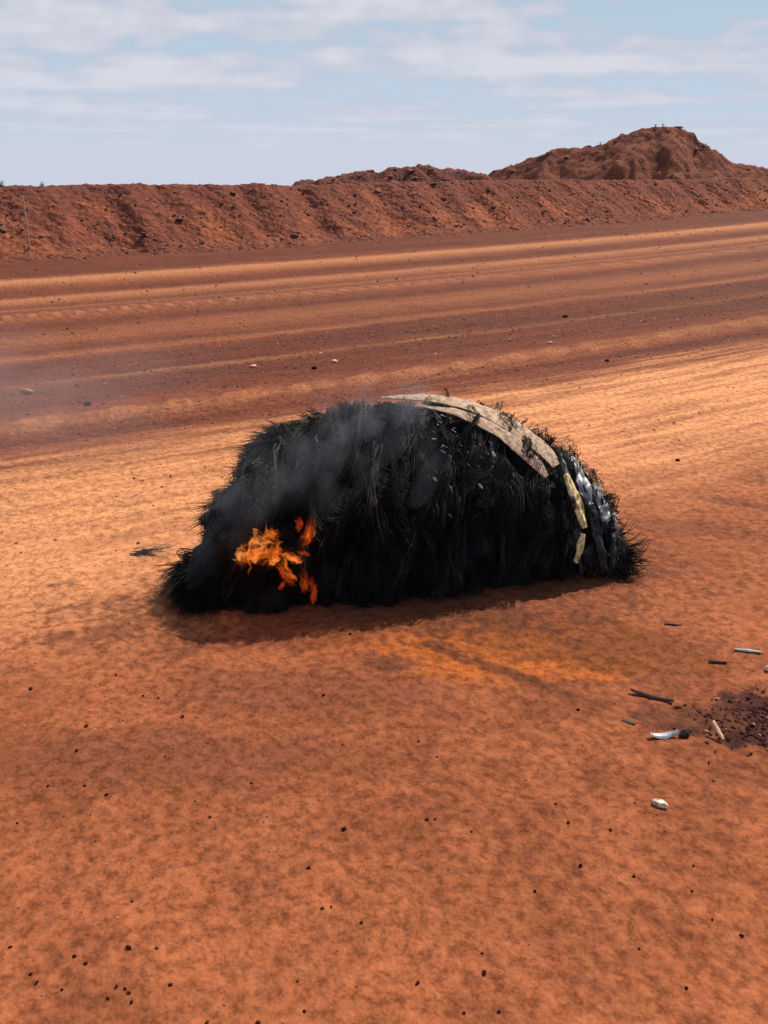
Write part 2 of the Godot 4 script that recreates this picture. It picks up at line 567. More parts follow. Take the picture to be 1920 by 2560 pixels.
func build_bundle() -> void:
	var o := base("burning_bundle", Vector3(0.09, 0, -3.4))
	tag(o, "large black charred bundle of frayed fibre strapped with tan bands, on fire", "wreckage")
	var shift := -o.position
	# body
	var rows := 72
	var cols := 150
	var v := PackedVector3Array()
	for r in rows:
		var th := PI * r / (rows - 1.0)
		for k in cols:
			var a := 13.0 * k / (cols - 1.0)
			var f := frame(a, clampf(th, 0.02, 3.12))
			var p: Vector3 = f[0] + f[3] * (lump(a, th) - 0.012)
			if r == 0 or r == rows - 1: p.y = -0.06
			v.append(p + shift)
	var char_mat := mat(lin(0.0055, 0.0052, 0.0056), 0.75, 0.0, 0.3)
	char_mat.uv1_triplanar = true
	char_mat.uv1_scale = Vector3(2.2, 2.2, 2.2)
	char_mat.heightmap_enabled = true
	char_mat.heightmap_texture = noise_tex(512, 0.03, 5, 31)
	char_mat.heightmap_scale = 3.0
	put("charred_body", sheet(v, PackedColorArray(), rows, cols), char_mat, o)

	# straps and foil
	var tan1 := [Vector2(6.2, 1.70), Vector2(6.9, 1.66), Vector2(7.6, 1.60), Vector2(8.25, 1.50), Vector2(8.8, 1.38), Vector2(9.25, 1.26), Vector2(9.7, 1.12), Vector2(9.95, 1.0)]
	var tan2 := [Vector2(6.9, 1.46), Vector2(7.5, 1.39), Vector2(8.0, 1.30), Vector2(8.5, 1.185), Vector2(8.95, 1.06), Vector2(9.3, 0.94), Vector2(9.55, 0.84)]
	var yel1 := [Vector2(10.05, 0.90), Vector2(10.18, 0.77), Vector2(10.28, 0.67), Vector2(10.37, 0.56), Vector2(10.47, 0.47)]
	var yel2 := [Vector2(10.42, 0.42), Vector2(10.34, 0.31), Vector2(10.22, 0.18)]
	var sil1 := [Vector2(10.50, 1.22), Vector2(10.60, 1.02), Vector2(10.66, 0.86), Vector2(10.76, 0.72)]
	var sil2 := [Vector2(11.1, 1.05), Vector2(11.15, 0.89), Vector2(11.28, 0.77), Vector2(11.27, 0.62)]
	var tan_mat := mat(Color(1, 1, 1), 0.9, 0.0, 0.3)
	tan_mat.albedo_texture = noise_tex(256, 0.02, 4, 41, [[0.12, lin(0.17, 0.115, 0.085)], [0.45, lin(0.31, 0.21, 0.15)], [0.85, lin(0.41, 0.29, 0.21)]])
	tan_mat.uv1_scale = Vector3(0.5, 0.6, 1)
	tan_mat.heightmap_enabled = true
	tan_mat.heightmap_texture = noise_tex(256, 0.06, 3, 43)
	tan_mat.heightmap_scale = 0.12
	var s1 := put("tan_strap", make_strip(tan1, [0.020, 0.052, 0.076, 0.080, 0.068, 0.050, 0.026], 0.048, 0.002, 0.005, 51), tan_mat, o)
	s1.position = shift
	var s2 := put("tan_strap", make_strip(tan2, [0.008, 0.026, 0.036, 0.038, 0.030, 0.014], 0.050, 0.002, 0.006, 52), tan_mat, o)
	s2.position = shift
	var yel_mat := mat(Color(1, 1, 1), 0.7, 0.0, 0.4)
	yel_mat.albedo_texture = noise_tex(256, 0.02, 4, 45, [[0.25, lin(0.25, 0.16, 0.06)], [0.5, lin(0.55, 0.42, 0.19)], [0.8, lin(0.66, 0.55, 0.30)]])
	yel_mat.uv1_scale = Vector3(0.4, 0.4, 1)
	for y in [[yel1, [0.010, 0.021, 0.021, 0.018, 0.008], 53], [yel2, [0.010, 0.016, 0.008], 54]]:
		var p := put("yellow_strip", make_strip(y[0], y[1], 0.072, 0.003, 0.012, y[2]), yel_mat, o)
		p.position = shift
	var foil := mat(lin(0.13, 0.135, 0.155), 0.5, 0.25)
	for y in [[sil1, [0.012, 0.028, 0.032, 0.012], 55], [sil2, [0.016, 0.030, 0.034, 0.014], 56]]:
		var p := put("silver_foil", make_strip(y[0], y[1], 0.058, 0.002, 0.016, y[2]), foil, o)
		p.position = shift

	# frayed fibre
	var fibre := mat(Color(1, 1, 1), 0.62, 0.0, 0.32)
	fibre.vertex_color_use_as_albedo = true
	var clumps := []
	for k in 5: clumps.append(make_clump(100 + k, 26, 0.090, 0.0012, 0.28))
	for k in 3: clumps.append(make_clump(200 + k, 20, 0.075, 0.0013, 0.75))
	var where := []
	var tint := []
	for k in clumps.size():
		where.append([]); tint.append([])
	var keep_clear := [tan1, tan2, yel1, yel2, sil1, sil2]
	var r := rng
	for i in 5600:
		var a := r.randf_range(0.15, 12.9)
		var th := r.randf_range(0.03, 2.5)
		var clear := near_path(a, th, keep_clear)
		if clear < (0.055 if th > 1.15 else 0.034) and r.randf() < 0.88: continue
		var f := frame(a, th)
		var left := 1.0 - smoothstep(1.0, 5.2, a)
		var right := smoothstep(9.5, 12.0, a)
		var over := smoothstep(1.35, 1.75, th)
		var flow: Vector3 = -f[2] * (1.0 - 1.7 * over) - f[1] * (1.3 * left + 0.35 - 0.9 * right)
		if n_mid.get_noise_2d(a * 0.9 + 70.0, th * 1.8) < -0.22 and r.randf() < 0.75: continue
		flow = flow.rotated(f[3], 2.2 * n_big.get_noise_2d(a * 1.1, th * 2.2 + 9.0) + r.randfn(0.0, 0.42))
		flow = (flow - f[3] * flow.dot(f[3])).normalized()
		var shaggy: float = clampf(left * 1.1 + right * 0.5 + 0.25 * over, 0.0, 1.0) * (0.45 + 0.55 * sin(th))
		var pick := r.randi_range(5, 7) if r.randf() < 0.16 + 0.55 * shaggy else r.randi_range(0, 4)
		var size := r.randf_range(0.55, 1.15) * (0.8 if over > 0.5 else 1.0) * (1.0 + 0.35 * left)
		if th < 0.35: size *= 0.75
		if clear < 0.09: size *= 0.6
		var z := flow.cross(f[3]).normalized()
		var b := Basis(flow * size, f[3] * size, z * size)
		where[pick].append(Transform3D(b, f[0] + f[3] * lump(a, th) + shift))
		var g := 0.0055 * r.randf_range(0.5, 2.0) * (1.0 + 1.2 * smoothstep(0.7, 1.3, th))
		var c := Color(g * 0.97, g, g * 1.05)
		# paler, less burnt fibre below the straps and at the right end
		var pale := gauss(near_path(a, th, [tan2]) - 0.06, 0.055) * 0.28 + 0.22 * smoothstep(9.6, 10.4, a)
		if r.randf() < pale:
			var q := r.randf_range(0.06, 0.28)
			c = Color(q, q * 0.88, q * 0.74)
		elif r.randf() < 0.03: c = Color(0.03, 0.03, 0.033)
		tint[pick].append(c)
	var tufts := []
	for k in 2: tufts.append(make_clump(230 + k, 40, 0.060, 0.0014, 0.45))
	var tuft_at := [[], []]
	var bunches := [[1.2, 1.9], [1.9, 1.8], [2.5, 1.9], [3.0, 1.75], [3.5, 1.9], [4.1, 1.8], [4.8, 1.75], [5.6, 1.8], [0.8, 1.2], [0.6, 0.7], [1.0, 0.5], [3.2, 2.0], [3.7, 1.7], [2.2, 1.6], [0.35, 0.35], [0.5, 0.25], [0.3, 0.8], [11.9, 1.6], [12.5, 1.3], [12.6, 0.7], [12.2, 0.4], [11.2, 1.7]]
	for q in bunches:
		var swell := rng.randf_range(0.7, 1.6) * (1.35 if q[0] < 0.7 else 1.0)
		for i in 9:
			var f := frame(clampf(q[0] + rng.randfn(0, 0.10), 0.2, 12.8), maxf(q[1] + rng.randfn(0, 0.12), 0.05))
			var way: Vector3 = (f[1] * (-0.75 if q[0] < 6.0 else 0.8) + f[3] * rng.randf_range(0.1, 0.8) - f[2] * rng.randfn(0.15, 0.35) + Vector3(0, -0.1, 0)).normalized()
			var side := way.cross(f[3]).normalized()
			var size := swell * rng.randf_range(0.7, 1.2)
			tuft_at[i % 2].append(Transform3D(Basis(way * size, side.cross(way).normalized() * size, side * size), f[0] + f[3] * (lump(q[0], q[1]) + 0.02) + shift))
	for k in 2: scatter("frayed_fibre", tufts[k], mat(lin(0.0055, 0.0055, 0.0060), 0.62, 0.0, 0.32), tuft_at[k], [], o)
	for k in clumps.size():
		scatter("frayed_fibre", clumps[k], fibre, where[k], tint[k], o)

	# matted locks combed down over the dark face
	var longs := SurfaceTool.new()
	longs.begin(Mesh.PRIMITIVE_TRIANGLES)
	longs.set_smooth_group(-1)
	for i in 210:
		var a0 := rng.randf_range(0.8, 12.2)
		var th0 := rng.randf_range(0.35, 1.75)
		var da0 := rng.randf_range(-1.3, 0.7) / 16.0
		var dt0 := -rng.randf_range(0.15, 0.8) / 16.0
		if a0 < 3.5: da0 = -rng.randf_range(0.6, 1.4) / 16.0
		var swing := rng.randfn(0.0, 0.06)
		var g := 0.006 + 0.030 * pow(rng.randf(), 3.0)
		if a0 > 5.5 and th0 > 0.8 and rng.randf() < 0.4: g = rng.randf_range(0.03, 0.12)
		longs.set_color(Color(g * 1.06, g, g * 0.92))
		var wide := rng.randf_range(0.02, 0.10)
		for k in 11:
			var a := a0 + rng.randfn(0, wide)
			var th := th0 + rng.randfn(0, wide * 0.4)
			var da := da0 + rng.randfn(0, 0.008)
			var dt := dt0 * rng.randf_range(0.9, 1.1)
			var up := rng.randf_range(0.025, 0.055)
			var last := []
			for q in 13:
				if th < 0.03 or a < 0.1 or a > 12.8: break
				var f := frame(a, th)
				var w := 0.0015 * (1.0 - q / 15.0)
				var c: Vector3 = f[0] + f[3] * (up + lump(a, th)) + shift
				var ring := [c + f[1] * w, c + f[3] * w * 1.6, c - f[1] * w]
				if last:
					for e in 3: quad(longs, last[e], last[(e + 1) % 3], ring[(e + 1) % 3], ring[e])
				last = ring
				a += da + swing * (q - 6) / 13.0
				th += dt
				up += rng.randf_range(-0.004, 0.004)
	longs.generate_normals()
	put("matted_locks", longs.commit(), fibre, o).set_meta("kind", "stuff")

	# torn tape hanging over the right end
	var tape := mat(lin(0.014, 0.014, 0.016), 0.5, 0.0, 0.4)
	var grey_tape := mat(lin(0.05, 0.049, 0.048), 0.6, 0.0)
	for i in 14:
		var a := rng.randf_range(10.0, 12.4)
		var top := rng.randf_range(0.6, 1.45)
		var path := []
		var low := maxf(0.06, top - rng.randf_range(0.5, 1.1))
		var lean := rng.randfn(0.25, 0.35)
		for q in 5:
			path.append(Vector2(clampf(a + lean * q / 4.0 + rng.randfn(0, 0.06), 9.4, 12.9), lerpf(top, low, q / 4.0)))
		var w := rng.randf_range(0.006, 0.020)
		var grey := rng.randf() < 0.3
		var p := put("torn_tape", make_strip(path, [w * 0.5, w, w * 1.1, w, w * 0.3], rng.randf_range(0.025, 0.060), 0.0015, 0.020, 600 + i), grey_tape if grey else tape, o)
		p.position = shift

	# small pale scraps caught in the fibre under the straps
	var pale_mats := [mat(lin(0.24, 0.235, 0.23), 0.5, 0.1), mat(lin(0.09, 0.088, 0.085), 0.5, 0.1), mat(lin(0.16, 0.13, 0.10), 0.7)]
	var scraps := [make_rock(77, 0.3, 0.6, 0), make_rock(78, 0.4, 0.8, 0), make_rock(79, 0.25, 0.5, 0)]
	var fixed := [[8.33, 0.99, 0.012], [6.87, 0.77, 0.008], [7.79, 0.70, 0.009], [7.11, 0.52, 0.007], [11.34, 0.36, 0.007], [4.4, 1.25, 0.006], [5.3, 1.45, 0.006]]
	for i in 80: fixed.append([rng.randfn(7.6, 0.85), rng.randfn(1.02, 0.17), 0.0012 + 0.0034 * pow(rng.randf(), 2.0)])
	for q in fixed:
		var f := frame(q[0], q[1])
		var m := put("pale_scrap", scraps[rng.randi() % 3], pale_mats[rng.randi() % 3 if q[2] < 0.0065 else 0], o)
		var sz: float = q[2]
		var b := Basis(f[1], f[3], f[2]).orthonormalized() * Basis(Vector3.UP, rng.randfn(-0.6, 0.35)) * Basis.from_scale(Vector3(sz * 0.7, sz, sz * (1.5 if q[2] > 0.0065 else 3.5)))
		m.transform = Transform3D(b, f[0] + f[3] * (0.035 + lump(q[0], q[1])) + shift)


func build_flame() -> void:
	var tongues := [
		[0, 0.030, [Vector2(2.39, 0.55), Vector2(2.64, 0.55), Vector2(2.93, 0.56), Vector2(3.02, 0.62)]],
		[1, 0.026, [Vector2(2.50, 0.42), Vector2(2.64, 0.51), Vector2(2.88, 0.49), Vector2(3.22, 0.48)]],
		[0, 0.014, [Vector2(2.42, 0.48), Vector2(2.45, 0.55), Vector2(2.52, 0.60)]],
		[1, 0.012, [Vector2(2.93, 0.55), Vector2(3.17, 0.60), Vector2(3.32, 0.56)]],
		[1, 0.022, [Vector2(2.90, 0.43), Vector2(3.10, 0.44), Vector2(3.27, 0.46), Vector2(3.30, 0.50)]],
		[0, 0.009, [Vector2(3.05, 0.40), Vector2(3.16, 0.405), Vector2(3.26, 0.42)]],
		[2, 0.008, [Vector2(3.22, 0.40), Vector2(3.32, 0.31), Vector2(3.56, 0.20)]],
		[1, 0.008, [Vector2(3.32, 0.41), Vector2(3.46, 0.31), Vector2(3.61, 0.24)]],
		[1, 0.010, [Vector2(3.27, 0.43), Vector2(3.46, 0.43), Vector2(3.61, 0.38), Vector2(3.75, 0.35)]],
		[0, 0.006, [Vector2(3.46, 0.42), Vector2(3.58, 0.385), Vector2(3.76, 0.37)]],
		[2, 0.013, [Vector2(3.62, 0.42), Vector2(3.90, 0.49), Vector2(4.00, 0.55), Vector2(4.05, 0.64)]],
		[1, 0.007, [Vector2(3.80, 0.47), Vector2(3.93, 0.50), Vector2(4.01, 0.56)]],
		[2, 0.008, [Vector2(3.72, 0.55), Vector2(3.78, 0.60), Vector2(3.80, 0.64)]],
		[2, 0.011, [Vector2(3.78, 0.31), Vector2(3.80, 0.22), Vector2(3.80, 0.14)]],
		[2, 0.005, [Vector2(3.66, 0.43), Vector2(3.80, 0.41), Vector2(3.95, 0.39)]],
		[2, 0.005, [Vector2(4.02, 0.20), Vector2(3.97, 0.13), Vector2(3.94, 0.07)]],
		[2, 0.005, [Vector2(3.26, 0.20), Vector2(3.30, 0.22), Vector2(3.33, 0.24)]],
	]
	var mats := []
	for e in [[Color(1.0, 0.31, 0.06), 0.90], [Color(1.0, 0.185, 0.016), 0.68], [Color(0.8, 0.085, 0.014), 0.34]]:
		var m := mat(Color(0, 0, 0), 1.0, 0.0, 0.0)
		m.transparency = BaseMaterial3D.TRANSPARENCY_ALPHA
		m.vertex_color_use_as_albedo = true
		m.emission_enabled = true
		m.emission = e[0].linear_to_srgb()
		m.emission_energy_multiplier = e[1]
		m.cull_mode = BaseMaterial3D.CULL_DISABLED
		mats.append(m)
	var root := base("flame", Vector3(-0.45, 0.2, -2.9))
	tag(root, "orange flame licking out of the black bundle's left side", "fire")
	for t in tongues:
		var body := ArrayMesh.new()
		var st: SurfaceTool
		for w in 24:
			if w % 12 == 0:
				st = SurfaceTool.new()
				st.begin(Mesh.PRIMITIVE_TRIANGLES)
				st.set_smooth_group(-1)
			var outer := w < 12
			var lift := rng.randf_range(0.030, 0.060) + (0.0 if outer else 0.012)
			var off: Vector2 = Vector2(rng.randfn(0.0, 0.62), rng.randfn(0.0, 0.62)) * t[1]
			var wide: float = 0.005 + t[1] * rng.randf_range(0.12, 0.50)
			var spin := rng.randf_range(0.0, PI)
			var phase := rng.randf_range(0.0, 50.0)
			var strength := rng.randf_range(0.15, 0.50)
			if outer:
				wide = (t[1] + 0.003) * rng.randf_range(0.5, 1.25)
				strength = rng.randf_range(0.03, 0.09)
			var from := rng.randf_range(0.0, 0.5)
			var to := minf(from + rng.randf_range(0.35, 0.9), 1.0)
			var path: Array = t[2]
			var last := []
			for i in 15:
				var u := lerpf(from, to, i / 14.0)
				var at: Vector2 = knots(path, u * (path.size() - 1.001)) + Vector2(0.04, 0.0)
				var f := frame(at.x, at.y)
				var nz := Vector3(n_mid.get_noise_2d(u * 0.7 + phase, 0), n_mid.get_noise_2d(u * 0.7 + phase, 40), n_mid.get_noise_2d(u * 0.7 + phase, 80))
				var p: Vector3 = f[0] + f[3] * (lift + 0.03 * sin(u * PI)) + f[1] * off.x + f[2] * off.y + nz * (t[1] * 1.1 + 0.008)
				var nxt: Vector2 = knots(path, minf(u + 0.05, 1.0) * (path.size() - 1.001))
				var prv: Vector2 = knots(path, maxf(u - 0.05, 0.0) * (path.size() - 1.001))
				var along := (skin(nxt.x, nxt.y) - skin(prv.x, prv.y)).normalized()
				var side := along.cross(f[3]).normalized().rotated(along, spin + 1.5 * u)
				var fold := side.cross(along)
				var taper := pow(maxf(sin(PI * clampf((i + 0.4) / 15.0, 0, 1)), 0.0), 0.6) * (0.7 + 0.6 * absf(n_mid.get_noise_2d(u * 1.5, phase)))
				var row := []
				for k in 5:
					var x := -1.0 + k * 0.5
					var alpha := strength * (1.0 - x * x) * smoothstep(0.0, 0.25, i / 14.0) * (1.0 - smoothstep(0.6, 1.0, i / 14.0))
					row.append([p + side * (x * wide * taper) + fold * (0.35 * wide * taper * x * x) - root.position, Color(0, 0, 0, alpha)])
				if last:
					for k in 4:
						for g in [last[k], last[k + 1], row[k + 1], last[k], row[k + 1], row[k]]:
							st.set_color(g[1])
							st.add_vertex(g[0])
				last = row
			if w % 12 == 11:
				st.generate_normals()
				st.commit(body)
				body.surface_set_material(body.get_surface_count() - 1, mats[mini(t[0] + 1, 2)] if outer else mats[t[0]])
		put("flame_tongue", body, null, root)
	var lamp := OmniLight3D.new()
	lamp.name = "flame_glow"
	lamp.light_color = Color(1.0, 0.50, 0.16)
	lamp.light_energy = 0.012
	lamp.light_size = 0.06
	lamp.omni_range = 8.0
	lamp.omni_attenuation = 2.0
	lamp.shadow_enabled = true
	var lf := frame(2.9, 0.5)
	lamp.position = lf[0] + lf[3] * 0.13
	add_child(lamp)


func build_smoke() -> void:
	var root := base("smoke", Vector3(-0.3, 0.3, -3.2))
	tag(root, "thin grey smoke rising over the black bundle and drifting left across the road", "smoke", "", "stuff")
	var puff := func(at: Vector3, size: Vector3, turn: Vector3, m: FogMaterial) -> void:
		var f := FogVolume.new()
		f.name = "smoke_puff"
		f.shape = RenderingServer.FOG_VOLUME_SHAPE_ELLIPSOID
		f.size = size
		f.material = m
		f.position = at - root.position
		f.rotation = turn
		root.add_child(f, true)
	var near_mats := []
	for d in [0.30, 0.45, 0.60]:
		var m := FogMaterial.new()
		m.density = d
		m.albedo = lin(0.38, 0.41, 0.48)
		near_mats.append(m)
	var drift := FogMaterial.new()
	drift.density = 0.055
	drift.albedo = lin(0.60, 0.52, 0.55)
	for i in 125:
		var u := rng.randf()
		var a := lerpf(2.4, 7.2, u) + rng.randfn(0, 0.8)
		var f := frame(clampf(a, 1.6, 6.7), clampf(lerpf(0.85, 1.5, u) + rng.randfn(0, 0.2), 0.72, 1.75))
		var s := rng.randf_range(0.05, 0.15)
		puff.call(f[0] + f[3] * rng.randf_range(0.04, 0.11), Vector3(s * 0.8, s * rng.randf_range(1.2, 2.4), s * 0.6), Vector3(rng.randfn(0, 0.3), rng.randfn(0, 0.5), rng.randfn(-0.55, 0.45)), near_mats[rng.randi() % 3])
	for i in 20:
		var u := (i + rng.randf()) / 20.0 * 1.1
		var s := rng.randf_range(0.4, 1.1)
		puff.call(Vector3(lerpf(-1.3, -3.2, u) + rng.randfn(0, 0.15), 0.30 + 0.25 * rng.randf(), lerpf(-4.2, -5.2, u) + rng.randfn(0, 0.3)), Vector3(s * 1.6, s * 0.5, s), Vector3(0, rng.randf() * TAU, rng.randfn(0, 0.2)), drift)


# ---------------------------------------------------------------- small things
func h_at(x: float, z: float) -> float:
	var s := x * D.x + z * D.y
	var tau := x * N.x + z * N.y - kappa(s)
	return ground_h(x, z, s, tau)


func bar(length: float, w: float, h: float, sd: int, bend := 0.0) -> ArrayMesh:   # a broken strip or stick with uneven ends
	var nz := noise(1.0, 2, sd)
	var st := SurfaceTool.new()
	st.begin(Mesh.PRIMITIVE_TRIANGLES)
	st.set_smooth_group(-1)
	var last := []
	for i in 9:
		var u := i / 8.0
		var c := Vector3((u - 0.5) * length, bend * (4.0 * (u - 0.5) * (u - 0.5)) + h, 0.25 * w * nz.get_noise_1d(i * 0.7))
		var k := (0.55 + 0.45 * sin(PI * clampf(u, 0.08, 0.92))) * (1.0 + 0.3 * nz.get_noise_1d(i * 1.3 + 20.0))
		var ring := []
		for q in 6:
			var t := TAU * q / 6.0
			ring.append(c + Vector3(0, sin(t) * h * k, cos(t) * w * k))
		if last:
			for q in 6:
				quad(st, last[q], ring[q], ring[(q + 1) % 6], last[(q + 1) % 6])
		else:
			for q in range(1, 5): tri(st, ring[0], ring[q], ring[q + 1])
		last = ring
	for q in range(1, 5): tri(st, last[0], last[q + 1], last[q])
	st.generate_normals()
	return st.commit()


func lay(called: String, m: Mesh, material: Material, x: float, z: float, turn: Vector3, label: String, category: String, up := 0.0) -> MeshInstance3D:
	var o := put(called, m, material)
	o.position = Vector3(x, h_at(x, z) + up, z)
	o.rotation = turn
	tag(o, label, category)
	return o


func build_litter() -> void:
	var white := mat(lin(0.58, 0.55, 0.49), 0.8)
	white.uv1_triplanar = true
	white.uv1_scale = Vector3(0.4, 0.4, 0.4)
	white.albedo_texture = noise_tex(128, 0.02, 4, 91, [[0.3, Color(0.75, 0.60, 0.50)], [0.5, Color(0.98, 0.96, 0.92)], [0.8, Color(1, 1, 1)]])
	var silver := mat(lin(0.20, 0.20, 0.22), 0.5, 0.3)
	var black := mat(lin(0.016, 0.012, 0.011), 0.85, 0.0, 0.2)
	var pale_wood := mat(lin(0.50, 0.30, 0.19), 0.85)
	var tan_wood := mat(lin(0.42, 0.21, 0.11), 0.85)
	var box := make_rock(301, 0.75, 0.35)
	var b := lay("white_block", box, white, 0.725, -1.863, Vector3(0.1, -0.5, 0), "small white block lying alone on the red dirt, right foreground", "block", 0.008)
	b.scale = Vector3(0.021, 0.015, 0.012)
	lay("silver_shard", bar(0.085, 0.013, 0.005, 302, 0.012), silver, 0.825, -2.168, Vector3(0.1, 0.08, 0.05), "curved silvery shard beside the burnt patch of soil", "shard")
	lay("dark_shard", bar(0.035, 0.014, 0.008, 303), black, 0.888, -2.170, Vector3(0, 0.5, 0.2), "short black shard touching the right tip of the curved silver shard", "shard")
	lay("pale_stick", bar(0.060, 0.008, 0.006, 304), pale_wood, 0.976, -2.16, Vector3(0, 1.9, 0.5), "pale stub of wood standing up from the edge of the burnt patch", "stick", 0.02)
	lay("black_strip", bar(0.135, 0.010, 0.004, 305, 0.008), black, 0.845, -2.37, Vector3(0, -0.5, 0), "long thin black strip lying behind the curved silver shard", "strip")
	lay("silver_strip", bar(0.085, 0.008, 0.004, 306), silver, 1.245, -2.625, Vector3(0, -0.3, 0.05), "straight silvery strip by the right edge, beyond the burnt patch", "strip")
	lay("black_sliver", bar(0.058, 0.007, 0.004, 307), black, 1.122, -2.563, Vector3(0, -0.1, 0), "short black sliver just left of the straight silvery strip", "sliver")
	var w2 := lay("white_chip", make_rock(308, 0.8, 0.4), white, 1.275, -2.513, Vector3(0, 0.4, 0), "white chip at the right edge, between silvery strip and burnt patch", "chip", 0.008)
	w2.scale = Vector3(0.018, 0.014, 0.012)
	lay("brown_flake", bar(0.042, 0.009, 0.003, 309), mat(lin(0.07, 0.028, 0.02), 0.8), 0.741, -2.242, Vector3(0, -0.5, 0), "thin dark brown flake left of the burnt patch", "flake")
	lay("thin_dark_twig", bar(0.06, 0.005, 0.003, 310), black, 1.048, -2.819, Vector3(0, -0.2, 0), "thin dark twig on open dirt right of the bundle's front", "twig")
	lay("tan_stick", bar(0.16, 0.015, 0.015, 311), tan_wood, -2.51, -6.11, Vector3(0, -0.75, 0.05), "stubby tan stick casting a shadow on the road, far left", "stick")
	# charred scraps in the burnt patch
	var bits := []
	var tints := []
	for i in 420:
		var x := 1.16 + rng.randfn(0, 0.11)
		var z := -2.22 + rng.randfn(0, 0.07)
		var sz := rng.randf_range(0.002, 0.007)
		bits.append(Transform3D(Basis(Vector3.UP, rng.randf() * TAU) * Basis(Vector3.RIGHT, rng.randfn(0, 0.5)) * Basis.from_scale(Vector3(sz * rng.randf_range(0.8, 2.5), sz * 0.7, sz)), Vector3(x, h_at(x, z) + 0.003, z)))
		tints.append(Color(0.040, 0.013, 0.011) * rng.randf_range(0.4, 2.2) if rng.randf() < 0.94 else Color(0.28, 0.14, 0.10))
	var vm := mat(Color(1, 1, 1), 0.85)
	vm.vertex_color_use_as_albedo = true
	vm.metallic_specular = 0.15
	tag(scatter("charred_scraps", make_rock(312, 0.6, 0.6, 0), vm, bits, tints), "scatter of dark charred scraps in the burnt patch at the right edge", "scraps", "", "stuff")
	# loose wisp of fibre left of the bundle
	var tuft_mat := mat(lin(0.035, 0.032, 0.030), 0.7)
	var tuft := put("fibre_tuft", make_clump(320, 40, 0.15, 0.0022, 0.25), tuft_mat)
	tuft.position = Vector3(-1.06, h_at(-1.06, -3.45) + 0.010, -3.45)
	tag(tuft, "loose wisp of dark fibre lying left of the black bundle", "fibre")


